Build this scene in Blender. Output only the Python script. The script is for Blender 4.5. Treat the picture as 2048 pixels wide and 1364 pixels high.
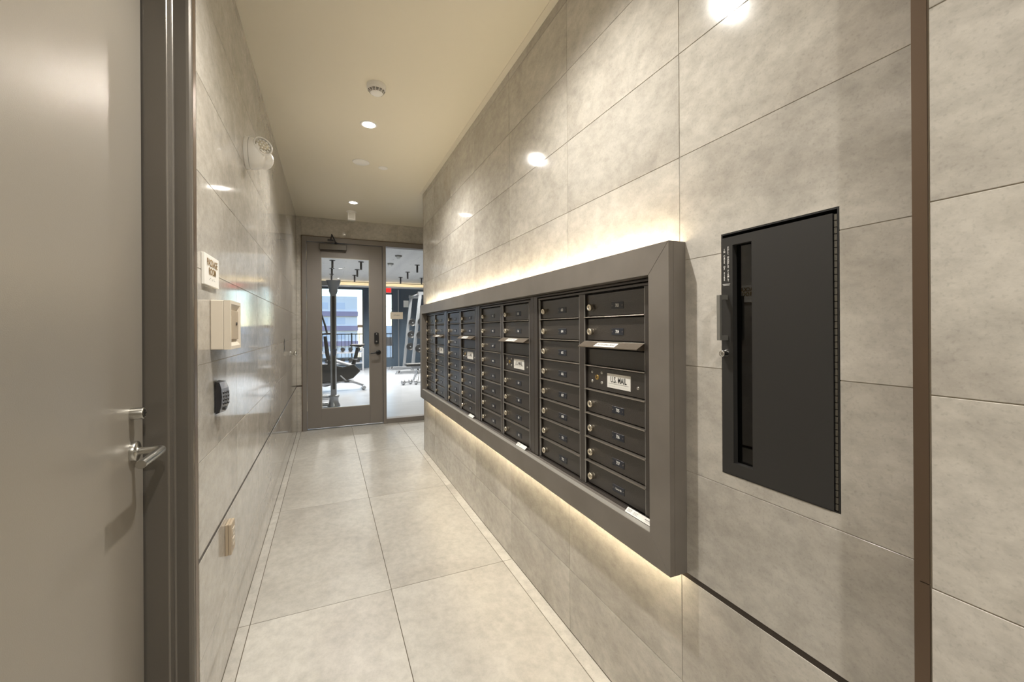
import bpy, math, random
from mathutils import Vector, Matrix
random.seed(7)
for o in list(bpy.data.objects): bpy.data.objects.remove(o, do_unlink=True)
sc = bpy.context.scene
COL = sc.collection

# ------------------------------------------------------------------ camera
FPX, CYPX, YAW, ROLL, CAMZ = 829.54, 657.72, .41735, -.0059, 1.32
cam_d = bpy.data.cameras.new('camera'); cam = bpy.data.objects.new('camera', cam_d); COL.objects.link(cam)
cam_d.sensor_fit = 'HORIZONTAL'; cam_d.sensor_width = 36.0; cam_d.lens = 36.0 * FPX / 2048
cam_d.shift_y = -(682 - CYPX) / 2048; cam_d.clip_start = .05; cam_d.clip_end = 300
_F = Vector((math.sin(YAW), math.cos(YAW), 0)); _R0 = Vector((math.cos(YAW), -math.sin(YAW), 0)); _U0 = Vector((0, 0, 1))
_R = math.cos(ROLL) * _R0 + math.sin(ROLL) * _U0; _U = -math.sin(ROLL) * _R0 + math.cos(ROLL) * _U0
cam.matrix_world = Matrix(((_R.x, _U.x, -_F.x, 0), (_R.y, _U.y, -_F.y, 0), (_R.z, _U.z, -_F.z, CAMZ), (0, 0, 0, 1)))
sc.camera = cam

# ------------------------------------------------------------------ world, exposure
wd = bpy.data.worlds.new('world'); sc.world = wd; wd.use_nodes = True
nt = wd.node_tree; nt.nodes.clear()
sky = nt.nodes.new('ShaderNodeTexSky'); sky.sky_type = 'NISHITA'; sky.sun_disc = False
sky.sun_elevation = math.radians(58); sky.sun_rotation = math.radians(200); sky.air_density = 1.0; sky.dust_density = .05; sky.ozone_density = 2.0
bg = nt.nodes.new('ShaderNodeBackground'); bg.inputs['Strength'].default_value = .30
ow = nt.nodes.new('ShaderNodeOutputWorld')
nt.links.new(sky.outputs[0], bg.inputs[0]); nt.links.new(bg.outputs[0], ow.inputs[0])
vs = sc.view_settings
sc.display_settings.display_device = 'sRGB'
vs.view_transform = 'Standard'; vs.look = 'None'; vs.gamma = 1; vs.use_curve_mapping = False
vs.exposure = 0.48
sc.cycles.use_denoising = True
sc.cycles.max_bounces = 10; sc.cycles.diffuse_bounces = 6; sc.cycles.glossy_bounces = 5; sc.cycles.transparent_max_bounces = 12
sc.cycles.sample_clamp_indirect = 6
DOWN_W = 104.0          # watts of a corridor downlight
LED_E = 60.0           # radiance of the mailbox LED strips
PENDANT_W = 165.0
WARM = (1.0, .96, .89)

# ------------------------------------------------------------------ materials
MATS = {}
def new_mat(name):
    m = bpy.data.materials.new(name); m.use_nodes = True
    b = m.node_tree.nodes['Principled BSDF']; MATS[name] = m
    return m, m.node_tree, b
def lin(h):
    def f(c):
        c /= 255.0
        return c / 12.92 if c <= .04045 else ((c + .055) / 1.055) ** 2.4
    return tuple(f(c) for c in h) + (1.0,)
def mat(name, rgb, rough=.5, metal=0.0, bump=None, var=None, spec=.5, emit=None):
    """rgb in 0-255 sRGB; bump=(scale, strength); var=(scale, rgb2)"""
    m, t, b = new_mat(name); N = t.nodes.new; L = t.links.new
    b.inputs['Base Color'].default_value = lin(rgb); b.inputs['Roughness'].default_value = rough
    b.inputs['Metallic'].default_value = metal; b.inputs['Specular IOR Level'].default_value = spec
    if var or bump: tc = N('ShaderNodeTexCoord')
    if var:
        n = N('ShaderNodeTexNoise'); n.inputs['Scale'].default_value = var[0]; n.inputs['Detail'].default_value = 5
        r = N('ShaderNodeValToRGB'); r.color_ramp.elements[0].color = lin(rgb); r.color_ramp.elements[1].color = lin(var[1])
        r.color_ramp.elements[0].position = .35; r.color_ramp.elements[1].position = .68
        L(tc.outputs['Object'], n.inputs['Vector']); L(n.outputs['Fac'], r.inputs[0]); L(r.outputs[0], b.inputs['Base Color'])
    if bump:
        n = N('ShaderNodeTexNoise'); n.inputs['Scale'].default_value = bump[0]; n.inputs['Detail'].default_value = 3
        u = N('ShaderNodeBump'); u.inputs['Strength'].default_value = bump[1]; u.inputs['Distance'].default_value = .002
        L(tc.outputs['Object'], n.inputs['Vector']); L(n.outputs['Fac'], u.inputs['Height']); L(u.outputs[0], b.inputs['Normal'])
    if emit:
        b.inputs['Emission Color'].default_value = lin(emit[0]); b.inputs['Emission Strength'].default_value = emit[1]
    return m
def tile_mat(name, dark, mid, light, rough, stretch, wob=.012, big=1.7, spec=.5, fleck=.9):
    m, t, b = new_mat(name); N = t.nodes.new; L = t.links.new
    tc = N('ShaderNodeTexCoord'); oi = N('ShaderNodeObjectInfo')
    mul = N('ShaderNodeMath'); mul.operation = 'MULTIPLY'; mul.inputs[1].default_value = 57.0
    L(oi.outputs['Random'], mul.inputs[0])
    add = N('ShaderNodeVectorMath'); add.operation = 'ADD'
    L(tc.outputs['Object'], add.inputs[0]); L(mul.outputs[0], add.inputs[1])
    mp = N('ShaderNodeMapping'); mp.inputs['Scale'].default_value = stretch; mp.inputs['Rotation'].default_value = (.5, .12, .2)
    L(add.outputs[0], mp.inputs['Vector'])
    n1 = N('ShaderNodeTexNoise'); n1.inputs['Scale'].default_value = big; n1.inputs['Detail'].default_value = 9; n1.inputs['Roughness'].default_value = .62; n1.inputs['Distortion'].default_value = .7
    n2 = N('ShaderNodeTexNoise'); n2.inputs['Scale'].default_value = 26; n2.inputs['Detail'].default_value = 6; n2.inputs['Roughness'].default_value = .7
    n3 = N('ShaderNodeTexNoise'); n3.inputs['Scale'].default_value = 3.1; n3.inputs['Detail'].default_value = 4; n3.inputs['Distortion'].default_value = 2.2
    for n in (n1, n2, n3): L(mp.outputs[0], n.inputs['Vector'])
    r1 = N('ShaderNodeValToRGB'); e = r1.color_ramp.elements
    e[0].position = .30; e[0].color = lin(dark); e[1].position = .72; e[1].color = lin(light); x = e.new(.5); x.color = lin(mid)
    L(n1.outputs['Fac'], r1.inputs[0])
    r2 = N('ShaderNodeMapRange'); r2.inputs[1].default_value = .30; r2.inputs[2].default_value = .62; r2.inputs[3].default_value = .76; r2.inputs[4].default_value = 1.05
    L(n2.outputs['Fac'], r2.inputs[0])
    mx = N('ShaderNodeMix'); mx.data_type = 'RGBA'; mx.blend_type = 'MULTIPLY'; mx.inputs[0].default_value = .75
    L(r1.outputs[0], mx.inputs[6]); L(r2.outputs[0], mx.inputs[7])
    n4 = N('ShaderNodeTexNoise'); n4.inputs['Scale'].default_value = 170; n4.inputs['Detail'].default_value = 3; L(add.outputs[0], n4.inputs['Vector'])
    r4 = N('ShaderNodeMapRange'); r4.inputs[1].default_value = .28; r4.inputs[2].default_value = .44; r4.inputs[3].default_value = .86; r4.inputs[4].default_value = 1.0; L(n4.outputs['Fac'], r4.inputs[0])
    n5 = N('ShaderNodeTexNoise'); n5.inputs['Scale'].default_value = 6.5; n5.inputs['Detail'].default_value = 7; n5.inputs['Roughness'].default_value = .72; n5.inputs['Distortion'].default_value = .4; L(mp.outputs[0], n5.inputs['Vector'])
    r5 = N('ShaderNodeMapRange'); r5.inputs[1].default_value = .36; r5.inputs[2].default_value = .66; r5.inputs[3].default_value = .90; r5.inputs[4].default_value = 1.05; L(n5.outputs['Fac'], r5.inputs[0])
    mm = N('ShaderNodeMath'); mm.operation = 'MULTIPLY'; L(r4.outputs[0], mm.inputs[0]); L(r5.outputs[0], mm.inputs[1])
    m4 = N('ShaderNodeMix'); m4.data_type = 'RGBA'; m4.blend_type = 'MULTIPLY'; m4.inputs[0].default_value = fleck; L(mx.outputs[2], m4.inputs[6]); L(mm.outputs[0], m4.inputs[7]); mx = m4
    # thin pale veins
    r3 = N('ShaderNodeValToRGB'); e = r3.color_ramp.elements; e[0].position = .485; e[0].color = (0, 0, 0, 1); e[1].position = .5; e[1].color = (1, 1, 1, 1); x = e.new(.515); x.color = (0, 0, 0, 1)
    L(n3.outputs['Fac'], r3.inputs[0])
    vm = N('ShaderNodeMath'); vm.operation = 'MULTIPLY'; vm.inputs[1].default_value = .035; L(r3.outputs[0], vm.inputs[0])
    m2 = N('ShaderNodeMix'); m2.data_type = 'RGBA'; m2.inputs[7].default_value = lin((225, 220, 208)); L(vm.outputs[0], m2.inputs[0]); L(mx.outputs[2], m2.inputs[6])
    # every tile a touch lighter or darker
    tv = N('ShaderNodeMapRange'); tv.inputs[3].default_value = .93; tv.inputs[4].default_value = 1.06; L(oi.outputs['Random'], tv.inputs[0])
    m3 = N('ShaderNodeMix'); m3.data_type = 'RGBA'; m3.blend_type = 'MULTIPLY'; m3.inputs[0].default_value = 1; L(m2.outputs[2], m3.inputs[6]); L(tv.outputs[0], m3.inputs[7])
    L(m3.outputs[2], b.inputs['Base Color'])
    rr = N('ShaderNodeMapRange'); rr.inputs[3].default_value = rough * .75; rr.inputs[4].default_value = rough * 1.3; L(n1.outputs['Fac'], rr.inputs[0]); L(rr.outputs[0], b.inputs['Roughness'])
    nb = N('ShaderNodeTexNoise'); nb.inputs['Scale'].default_value = 5; nb.inputs['Detail'].default_value = 1; L(add.outputs[0], nb.inputs['Vector'])
    bp = N('ShaderNodeBump'); bp.inputs['Strength'].default_value = 1; bp.inputs['Distance'].default_value = wob * .02; L(nb.outputs['Fac'], bp.inputs['Height']); L(bp.outputs[0], b.inputs['Normal'])
    b.inputs['Specular IOR Level'].default_value = spec
    return m
def glass_mat(name, tint=(1, 1, 1, 1), rough=0.0):
    m = bpy.data.materials.new(name); m.use_nodes = True; t = m.node_tree; t.nodes.clear(); N = t.nodes.new; L = t.links.new
    fr = N('ShaderNodeFresnel'); fr.inputs[0].default_value = 1.5
    tr = N('ShaderNodeBsdfTransparent'); tr.inputs[0].default_value = tint
    gl = N('ShaderNodeBsdfGlossy'); gl.inputs['Roughness'].default_value = rough
    mi = N('ShaderNodeMixShader'); o = N('ShaderNodeOutputMaterial')
    L(fr.outputs[0], mi.inputs[0]); L(tr.outputs[0], mi.inputs[1]); L(gl.outputs[0], mi.inputs[2]); L(mi.outputs[0], o.inputs[0])
    MATS[name] = m; return m
def emit_mat(name, rgb, strength):
    m = bpy.data.materials.new(name); m.use_nodes = True; t = m.node_tree; t.nodes.clear()
    e = t.nodes.new('ShaderNodeEmission'); e.inputs[0].default_value = (*rgb, 1); e.inputs[1].default_value = strength
    o = t.nodes.new('ShaderNodeOutputMaterial'); t.links.new(e.outputs[0], o.inputs[0]); MATS[name] = m; return m

tile_mat('wall_tile', (171, 165, 156), (190, 185, 176), (205, 200, 192), .085, (1.0, .8, 1.15), wob=.006, spec=.72)
tile_mat('floor_tile', (168, 163, 155), (184, 180, 172), (195, 192, 185), .36, (1.0, .8, 1.0), big=1.3, fleck=.55)
tile_mat('border_tile', (172, 167, 159), (189, 185, 177), (200, 197, 190), .42, (1.0, .8, 1.0), big=2.5)
mat('grout', (176, 168, 152), .7)
mat('floor_grout', (96, 88, 76), .9)
mat('ceiling_paint', (234, 227, 210), .7, bump=(900, .04))
mat('soffit_paint', (226, 219, 204), .7)
mat('bronze_trim', (112, 95, 80), .32, .65)
mat('dark_trim', (56, 48, 41), .4, .4)
mat('door_paint', (150, 144, 134), .33, .3, bump=(420, .10))
mat('jamb_paint', (106, 101, 94), .27, .3, bump=(420, .06))
mat('steel', (190, 188, 182), .28, 1.0)
mat('steel_dark', (120, 118, 112), .35, 1.0)
mat('chrome', (215, 214, 210), .12, 1.0)
mat('frame_grey', (124, 118, 111), .42, .15, bump=(700, .05), var=(6, (115, 109, 102)))
mat('glassdoor_paint', (132, 126, 121), .40, .15, bump=(500, .05))
mat('mail_coat', (58, 53, 49), .30, .30, bump=(520, .55))
mat('mail_trim', (66, 60, 56), .32, .40, bump=(520, .25))
mat('mail_edge', (138, 131, 122), .32, .7)
mat('hood_bronze', (128, 117, 104), .36, .6)
mat('ledge_alu', (196, 192, 184), .35, .5)
mat('highlight_bright', (205, 203, 200), .3, .6)
mat('lock_metal', (226, 216, 196), .22, .9)
mat('plate_black', (34, 38, 48), .35)
mat('lettering_white', (236, 236, 232), .6)
mat('label_white', (232, 230, 224), .5)
mat('label_ink', (46, 44, 42), .7)
mat('label_grey', (150, 148, 146), .7)
mat('black_gap', (14, 13, 12), .8)
mat('cabinet_black', (47, 46, 45), .42, .1, bump=(600, .05))
mat('cabinet_inside', (20, 19, 18), .6)
mat('hose_red', (60, 30, 26), .5)
mat('zinc', (142, 141, 136), .42, .6)
mat('plastic_white', (246, 244, 240), .38)
mat('plastic_cream', (216, 206, 190), .45)
mat('plastic_tan', (176, 160, 138), .45)
mat('plastic_black', (36, 36, 40), .3)
mat('silver_plastic', (170, 176, 188), .3, .5)
mat('vent_dark', (60, 56, 50), .7)
mat('sign_gold', (176, 142, 82), .35, .6)
mat('sign_face', (240, 237, 230), .4)
mat('brass', (190, 160, 96), .3, 1.0)
mat('navy_paint', (58, 74, 90), .5)
mat('gym_white', (228, 228, 226), .6)
mat('gym_plank', (214, 214, 212), .55, var=(5, (196, 197, 198)))
mat('gym_floor', (146, 149, 155), .30, bump=(160, .15), var=(3, (136, 139, 145)))
mat('rack_grey', (128, 131, 136), .35, .4)
for _n in ('mail_coat', 'mail_trim'):
    _b = MATS[_n].node_tree.nodes['Principled BSDF']; _b.inputs['Coat Weight'].default_value = .6; _b.inputs['Coat Roughness'].default_value = .22
mat('gym_black', (28, 29, 32), .35)
mat('gym_steel', (172, 175, 182), .35, .4)
mat('gym_silver', (176, 178, 182), .28, .8)
mat('gym_blue', (46, 62, 92), .4)
mat('gym_pad', (26, 27, 30), .45)
mat('window_frame', (70, 78, 86), .4)
mat('facade_white', (224, 226, 230), .8)
mat('facade_lilac', (158, 146, 170), .8)
mat('facade_glass', (196, 206, 224), .3)
mat('facade_brown', (120, 100, 84), .8)
mat('bark', (92, 84, 84), .9)
mat('terrace', (186, 184, 182), .8)
mat('exit_red', (214, 40, 44), .4, emit=((230, 40, 40), .8))
glass_mat('clear_glass', (.97, .985, .98, 1))
glass_mat('smoked_glass', (.22, .21, .2, 1))
emit_mat('lamp_lens', (1, .95, .86), 30.0)
emit_mat('led_strip', (1, .84, .57), LED_E)
emit_mat('cove_led', (1, .74, .42), 10.0)
emit_mat('pendant_lens', (1, .94, .84), 8.0)
M = MATS

# ------------------------------------------------------------------ mesh builder
TXT = {}
def text_data(s, sx=1.0):
    k = s
    if k not in TXT:
        cu = bpy.data.curves.new('glyphs', 'FONT'); cu.body = s; cu.align_x = 'CENTER'; cu.align_y = 'CENTER'; cu.size = 1; cu.resolution_u = 2; cu.extrude = .0; cu.offset = .022
        ob = bpy.data.objects.new('glyphs', cu); me = ob.to_mesh()
        TXT[k] = ([tuple(v.co) for v in me.vertices], [tuple(p.vertices) for p in me.polygons])
        ob.to_mesh_clear(); bpy.data.objects.remove(ob); bpy.data.curves.remove(cu)
    return TXT[k]
class MB:
    def __init__(s): s.v = []; s.f = []; s.m = []; s.s = []
    def add(s, vs, fs, mi=0, sm=False):
        o = len(s.v); s.v += [tuple(v) for v in vs]
        for f in fs: s.f.append(tuple(i + o for i in f)); s.m.append(mi); s.s.append(sm)
        return s
    def box(s, x0, x1, y0, y1, z0, z1, mi=0):
        return s.add([(x0, y0, z0), (x1, y0, z0), (x1, y1, z0), (x0, y1, z0), (x0, y0, z1), (x1, y0, z1), (x1, y1, z1), (x0, y1, z1)],
                     [(0, 3, 2, 1), (4, 5, 6, 7), (0, 1, 5, 4), (1, 2, 6, 5), (2, 3, 7, 6), (3, 0, 4, 7)], mi)
    def cbox(s, x0, x1, y0, y1, z0, z1, c=.002, mi=0):
        """box facing -y with a chamfered front edge"""
        vs = [(x0, y1, z0), (x1, y1, z0), (x1, y1, z1), (x0, y1, z1), (x0, y0 + c, z0), (x1, y0 + c, z0), (x1, y0 + c, z1), (x0, y0 + c, z1),
              (x0 + c, y0, z0 + c), (x1 - c, y0, z0 + c), (x1 - c, y0, z1 - c), (x0 + c, y0, z1 - c)]
        fs = [(8, 9, 10, 11), (3, 2, 1, 0)]
        for i in range(4):
            j = (i + 1) % 4; fs += [(i, j, 4 + j, 4 + i), (4 + i, 4 + j, 8 + j, 8 + i)]
        return s.add(vs, fs, mi)
    def ring(s, c, ax, r, n, ph=0):
        ax = Vector(ax).normalized(); a = ax.orthogonal().normalized()
        if abs(ax.z) < .9: a = ax.cross(Vector((0, 0, 1))).normalized()
        else: a = Vector((1, 0, 0)); a = (a - ax * a.dot(ax)).normalized()
        b = ax.cross(a)
        return [Vector(c) + a * (r * math.cos(2 * math.pi * (i + ph) / n)) + b * (r * math.sin(2 * math.pi * (i + ph) / n)) for i in range(n)]
    def cyl(s, p0, p1, r0, r1=None, n=16, mi=0, sm=True, caps=True):
        r1 = r0 if r1 is None else r1; p0 = Vector(p0); p1 = Vector(p1); ax = p1 - p0
        A = s.ring(p0, ax, r0, n); B = s.ring(p1, ax, r1, n)
        s.add(A + B, [(i, (i + 1) % n, n + (i + 1) % n, n + i) for i in range(n)], mi, sm)
        if caps: s.add(A, [tuple(range(n))[::-1]], mi); s.add(B, [tuple(range(n))], mi)
        return s
    def lathe(s, prof, base, ax, n=24, mi=0, sm=True, caps=True):
        """prof: list of (r, h) along the axis"""
        ax = Vector(ax).normalized(); base = Vector(base); vs = []
        for r, h in prof: vs += s.ring(base + ax * h, ax, max(r, 1e-4), n)
        fs = [(k * n + i, k * n + (i + 1) % n, (k + 1) * n + (i + 1) % n, (k + 1) * n + i) for k in range(len(prof) - 1) for i in range(n)]
        s.add(vs, fs, mi, sm); L = (len(prof) - 1) * n
        if caps and prof[0][0] > .001: s.add(vs[:n], [tuple(range(n))[::-1]], mi)
        if caps and prof[-1][0] > .001: s.add(vs[L:], [tuple(range(n))], mi)
        return s
    def tube(s, pts, r, n=10, mi=0):
        pts = [Vector(p) for p in pts]; vs = []
        for i, p in enumerate(pts):
            d = (pts[min(i + 1, len(pts) - 1)] - pts[max(i - 1, 0)]).normalized()
            rr = r[i] if isinstance(r, (list, tuple)) else r
            ref = Vector((0, 1, 0)) if abs(d.y) < .95 else Vector((1, 0, 0))
            a = d.cross(ref).normalized(); b = d.cross(a)
            vs += [p + a * rr * math.cos(2 * math.pi * k / n) + b * rr * math.sin(2 * math.pi * k / n) for k in range(n)]
        s.add(vs, [(k * n + i, k * n + (i + 1) % n, (k + 1) * n + (i + 1) % n, (k + 1) * n + i) for k in range(len(pts) - 1) for i in range(n)], mi, True)
        s.add(vs[:n], [tuple(range(n))[::-1]], mi); s.add(vs[-n:], [tuple(range(n))], mi); return s
    def prism(s, pts, off, mi=0):
        """closed polygon of 3-D points swept by the vector off"""
        n = len(pts); P = [Vector(p) for p in pts]; o = Vector(off)
        return s.add(P + [p + o for p in P], [tuple(range(n))[::-1], tuple(range(n, 2 * n))] + [(i, (i + 1) % n, n + (i + 1) % n, n + i) for i in range(n)], mi)
    def text(s, t, x, y, z, size, mi=0, sx=1.0):
        """flat lettering in the x-z plane, read from -y"""
        v, f = text_data(t); return s.add([(x + a * size * sx, y, z + b * size) for a, b, c in v], f, mi)
    def build(s, name, mats, parent=None, loc=None, rot=None, bev=0, seg=2):
        me = bpy.data.meshes.new(name); me.from_pydata(s.v, [], s.f)
        for m in (mats if isinstance(mats, (list, tuple)) else [mats]): me.materials.append(M[m])
        me.polygons.foreach_set('material_index', s.m); me.polygons.foreach_set('use_smooth', s.s); me.update()
        return link(name, me, parent, loc, rot, bev, seg)
def link(name, me, parent=None, loc=None, rot=None, bev=0, seg=2):
    o = bpy.data.objects.new(name, me); COL.objects.link(o)
    if parent is not None: o.parent = parent
    if loc is not None: o.location = loc
    if rot is not None: o.rotation_euler = rot
    if bev:
        b = o.modifiers.new('edge', 'BEVEL'); b.width = bev; b.segments = seg; b.limit_method = 'ANGLE'; b.angle_limit = math.radians(50)
    return o
def tag(o, label=None, cat=None, group=None, kind=None):
    if label: o['label'] = label
    if cat: o['category'] = cat
    if group: o['group'] = group
    if kind: o['kind'] = kind
    return o
def thing(name, loc, rotz=0, label=None, cat=None, group=None, kind=None):
    o = bpy.data.objects.new(name, None); COL.objects.link(o); o.empty_display_size = .05
    o.location = loc; o.rotation_euler = (0, 0, math.radians(rotz)); return tag(o, label, cat, group, kind)
def struct(name, mb, mats, label, loc=None, bev=0):
    o = mb.build(name, mats, None, loc, bev=bev); return tag(o, label, None, None, 'structure')
def copy_tree(o, parent=None):
    c = o.copy(); COL.objects.link(c)
    if parent is not None: c.parent = parent
    for ch in o.children: copy_tree(ch, c)
    return c
def text_part(t, size, mat_name, parent, x, y, z, sx=1.0, name='lettering'):
    return MB().text(t, x, y, z, size, 0, sx).build(name, mat_name, parent)

# ------------------------------------------------------------------ dimensions of the place (metres)
XR, XL, XN, ZC = .96, -.374, .88, 2.805
YF, YE = 6.05, 4.56                    # glass door wall, end of the mailbox wall
ROWS = [0.0, .268, .586, .9015, 1.21, 1.5185, 1.827, 2.1355, 2.444, 2.7525, ZC]
REVEAL = (.586, .600)                  # dark reveal strip running round the corridor
GAP = .0018
FIRE = (.505, .785, .935, 1.568)       # fire cabinet opening y0 y1 z0 z1

TILE_MESH = {}
def tile_obj(parent, axis, rects, plane, sign, material):
    """one tile: rects = list of (u0,u1,v0,v1) in the plane; sign = way the face looks along the axis"""
    u0 = min(r[0] for r in rects); u1 = max(r[1] for r in rects); v0 = min(r[2] for r in rects); v1 = max(r[3] for r in rects)
    cu, cv = (u0 + u1) / 2, (v0 + v1) / 2
    key = (axis, sign, material, tuple(round(x - (cu if i < 2 else cv), 3) for r in rects for i, x in enumerate(r)))
    if key not in TILE_MESH:
        mb = MB(); T = .010; C = .0007 if len(rects) == 1 else 0
        for (a0, a1, b0, b1) in rects:
            a0 -= cu; a1 -= cu; b0 -= cv; b1 -= cv
            def P(a, b, d):
                d = -d * sign
                return (d, a, b) if axis == 'x' else ((a, d, b) if axis == 'y' else (a, b, d))
            vs = [P(a0, b0, T), P(a1, b0, T), P(a1, b1, T), P(a0, b1, T), P(a0, b0, C), P(a1, b0, C), P(a1, b1, C), P(a0, b1, C),
                  P(a0 + C, b0 + C, 0), P(a1 - C, b0 + C, 0), P(a1 - C, b1 - C, 0), P(a0 + C, b1 - C, 0)]
            fs = [(8, 9, 10, 11)]
            for i in range(4):
                j = (i + 1) % 4; fs += [(i, j, 4 + j, 4 + i), (4 + i, 4 + j, 8 + j, 8 + i)]
            flip = (axis == 'x' and sign < 0) or (axis == 'y' and sign > 0) or (axis == 'z' and sign < 0)
            mb.add(vs, [f[::-1] for f in fs] if flip else fs)
        me = bpy.data.meshes.new('tile'); me.from_pydata(mb.v, [], mb.f); me.materials.append(M[material]); me.update(); TILE_MESH[key] = me
    loc = (plane, cu, cv) if axis == 'x' else ((cu, plane, cv) if axis == 'y' else (cu, cv, plane))
    return link('tile', TILE_MESH[key], parent, loc)
def tiles(parent, axis, plane, sign, us, vs, material, holes=(), skip=None):
    GAP = .0032 if axis == 'z' else .0018
    for i in range(len(us) - 1):
        for j in range(len(vs) - 1):
            a0, a1, b0, b1 = us[i] + GAP / 2, us[i + 1] - GAP / 2, vs[j] + GAP / 2, vs[j + 1] - GAP / 2
            if skip and skip(us[i], us[i + 1], vs[j], vs[j + 1]): continue
            rects = [(a0, a1, b0, b1)]
            for (h0, h1, k0, k1) in holes:
                out = []
                for (p0, p1, q0, q1) in rects:
                    if h0 >= p1 or h1 <= p0 or k0 >= q1 or k1 <= q0: out.append((p0, p1, q0, q1)); continue
                    if p0 < h0: out.append((p0, h0, q0, q1))
                    if p1 > h1: out.append((h1, p1, q0, q1))
                    m0, m1 = max(p0, h0), min(p1, h1)
                    if q0 < k0: out.append((m0, m1, q0, k0))
                    if q1 > k1: out.append((m0, m1, k1, q1))
                rects = out
            rects = [r for r in rects if r[1] - r[0] > .004 and r[3] - r[2] > .004]
            if rects: tile_obj(parent, axis, rects, plane, sign, material)

# ------------------------------------------------------------------ floor, ceiling
floor = struct('floor', MB().box(-.62, 2.9, -3.0, YF + .12, -.1, -.0016), 'floor_grout', 'pale beige stone tiled corridor floor')
FY = [-2.86, -1.6, -.345, .917, 2.179, 3.442, 4.730, YF + .005]
tiles(floor, 'z', 0, 1, [-.327, .287, .9006], FY, 'floor_tile')
tiles(floor, 'z', 0, 1, [XL, -.327], FY, 'border_tile')
tiles(floor, 'z', 0, 1, [.9006, XR], [.917, 2.179, 3.442, YE], 'border_tile')
tiles(floor, 'z', 0, 1, [.9006, 1.514, 2.128, 2.742], [YE, 4.730, YF + .005], 'floor_tile')
struct('trim_10', MB().box(XR - .034, XR - .0005, .36, YE, ZC - .004, ZC - .0003), 'soffit_paint', 'slim pale edge bead between ceiling and mailbox wall')
ceiling = struct('ceiling', MB().box(-.62, 2.9, -3.0, YF + .12, ZC, ZC + .12), 'ceiling_paint', 'smooth warm cream painted corridor ceiling')

# ------------------------------------------------------------------ mailbox wall
wr = MB()
wr.box(XR + .0022, 1.21, FIRE[1], YE - .011, 0, ZC).box(XR + .0022, 1.21, .36, FIRE[0], 0, ZC)
wr.box(XR + .0022, 1.21, FIRE[0], FIRE[1], 0, FIRE[2]).box(XR + .0022, 1.21, FIRE[0], FIRE[1], FIRE[3], ZC).box(XR + .16, 1.21, FIRE[0], FIRE[1], FIRE[2], FIRE[3])
wall_right = struct('wall_right', wr, 'grout', 'long wall of glossy grey beige stone tiles behind the mailboxes')
YR = [.36, .927, 1.558, 2.190, 2.815, 3.44, 4.06, YE]
def rowbands(a): return [ROWS[i] if i != 2 else a for i in range(len(ROWS))]
tiles(wall_right, 'x', XR, -1, YR, [.0, .268, REVEAL[0]], 'wall_tile')
tiles(wall_right, 'x', XR, -1, YR, [REVEAL[1]] + ROWS[3:], 'wall_tile', holes=[FIRE])
tiles(wall_right, 'y', YE, 1, [XR + .001, 1.2], [0, .268, .586, .9015, 1.21, 1.5185, 1.827, 2.1355, 2.444, ZC], 'wall_tile')
struct('trim_1', MB().box(XR + .0012, XR + .0065, .36, YE - .012, REVEAL[0] - .002, REVEAL[1] + .002), 'dark_trim', 'dark bronze reveal strip low in the mailbox wall')
struct('trim_2', MB().prism([(XR - .001, YE - .006, 0), (XR - .001, YE + .0015, 0), (XR + .006, YE + .0015, 0), (XR + .006, YE - .006, 0)], (0, 0, ZC)), 'bronze_trim', 'slim bronze edge strip on the corner of the mailbox wall')
# nearer stretch of wall, standing 8 cm further out
wall_near = struct('wall_near', MB().box(XN + .0022, 1.21, -3.0, .335, 0, ZC).box(XN + .0022, 1.21, .335, .355, 0, ZC), 'grout', 'projecting wall of matt grey stone tiles beside the fire cabinet')
tiles(wall_near, 'x', XN, -1, [-2.8, -2.17, -1.55, -.92, -.29, .3365], ROWS, 'wall_tile')
edge = MB(); edge.box(XN - .0015, XN + .006, .3372, .349, 0, .905).box(XN - .0015, XN + .006, .3372, .349, .9065, ZC).box(XN - .0015, XR - .0005, .349, .3565, 0, ZC)
struct('trim_3', edge, 'bronze_trim', 'vertical bronze edge strip where the wall steps out')

# ------------------------------------------------------------------ left wall
wl = MB().box(-.62, XL - .0022, 1.592, YF + .1, 0, ZC).box(-.62, XL - .0022, -3.0, .50, 0, ZC).box(-.62, XL - .0022, .50, 1.592, 2.55, ZC)
wall_left = struct('wall_left', wl, 'grout', 'side wall of polished grey beige stone tiles with wall devices')
YL = [1.592, 2.19, 2.80, 3.41, 4.02, 4.63, 5.24, 5.85, YF]
tiles(wall_left, 'x', XL, 1, YL, [0, .268, REVEAL[0]], 'wall_tile')
tiles(wall_left, 'x', XL, 1, YL, [REVEAL[1]] + ROWS[3:], 'wall_tile')
tiles(wall_left, 'x', XL, 1, [-2.6, -2.0, -1.4, -.8, -.18, .44], ROWS, 'wall_tile')
tiles(wall_left, 'x', XL, 1, [.50, 1.06, 1.592], [2.56, ZC], 'wall_tile')
struct('trim_4', MB().box(XL - .0065, XL - .0012, 1.592, YF, REVEAL[0] - .002, REVEAL[1] + .002), 'dark_trim', 'dark reveal strip low in the polished side wall')

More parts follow.
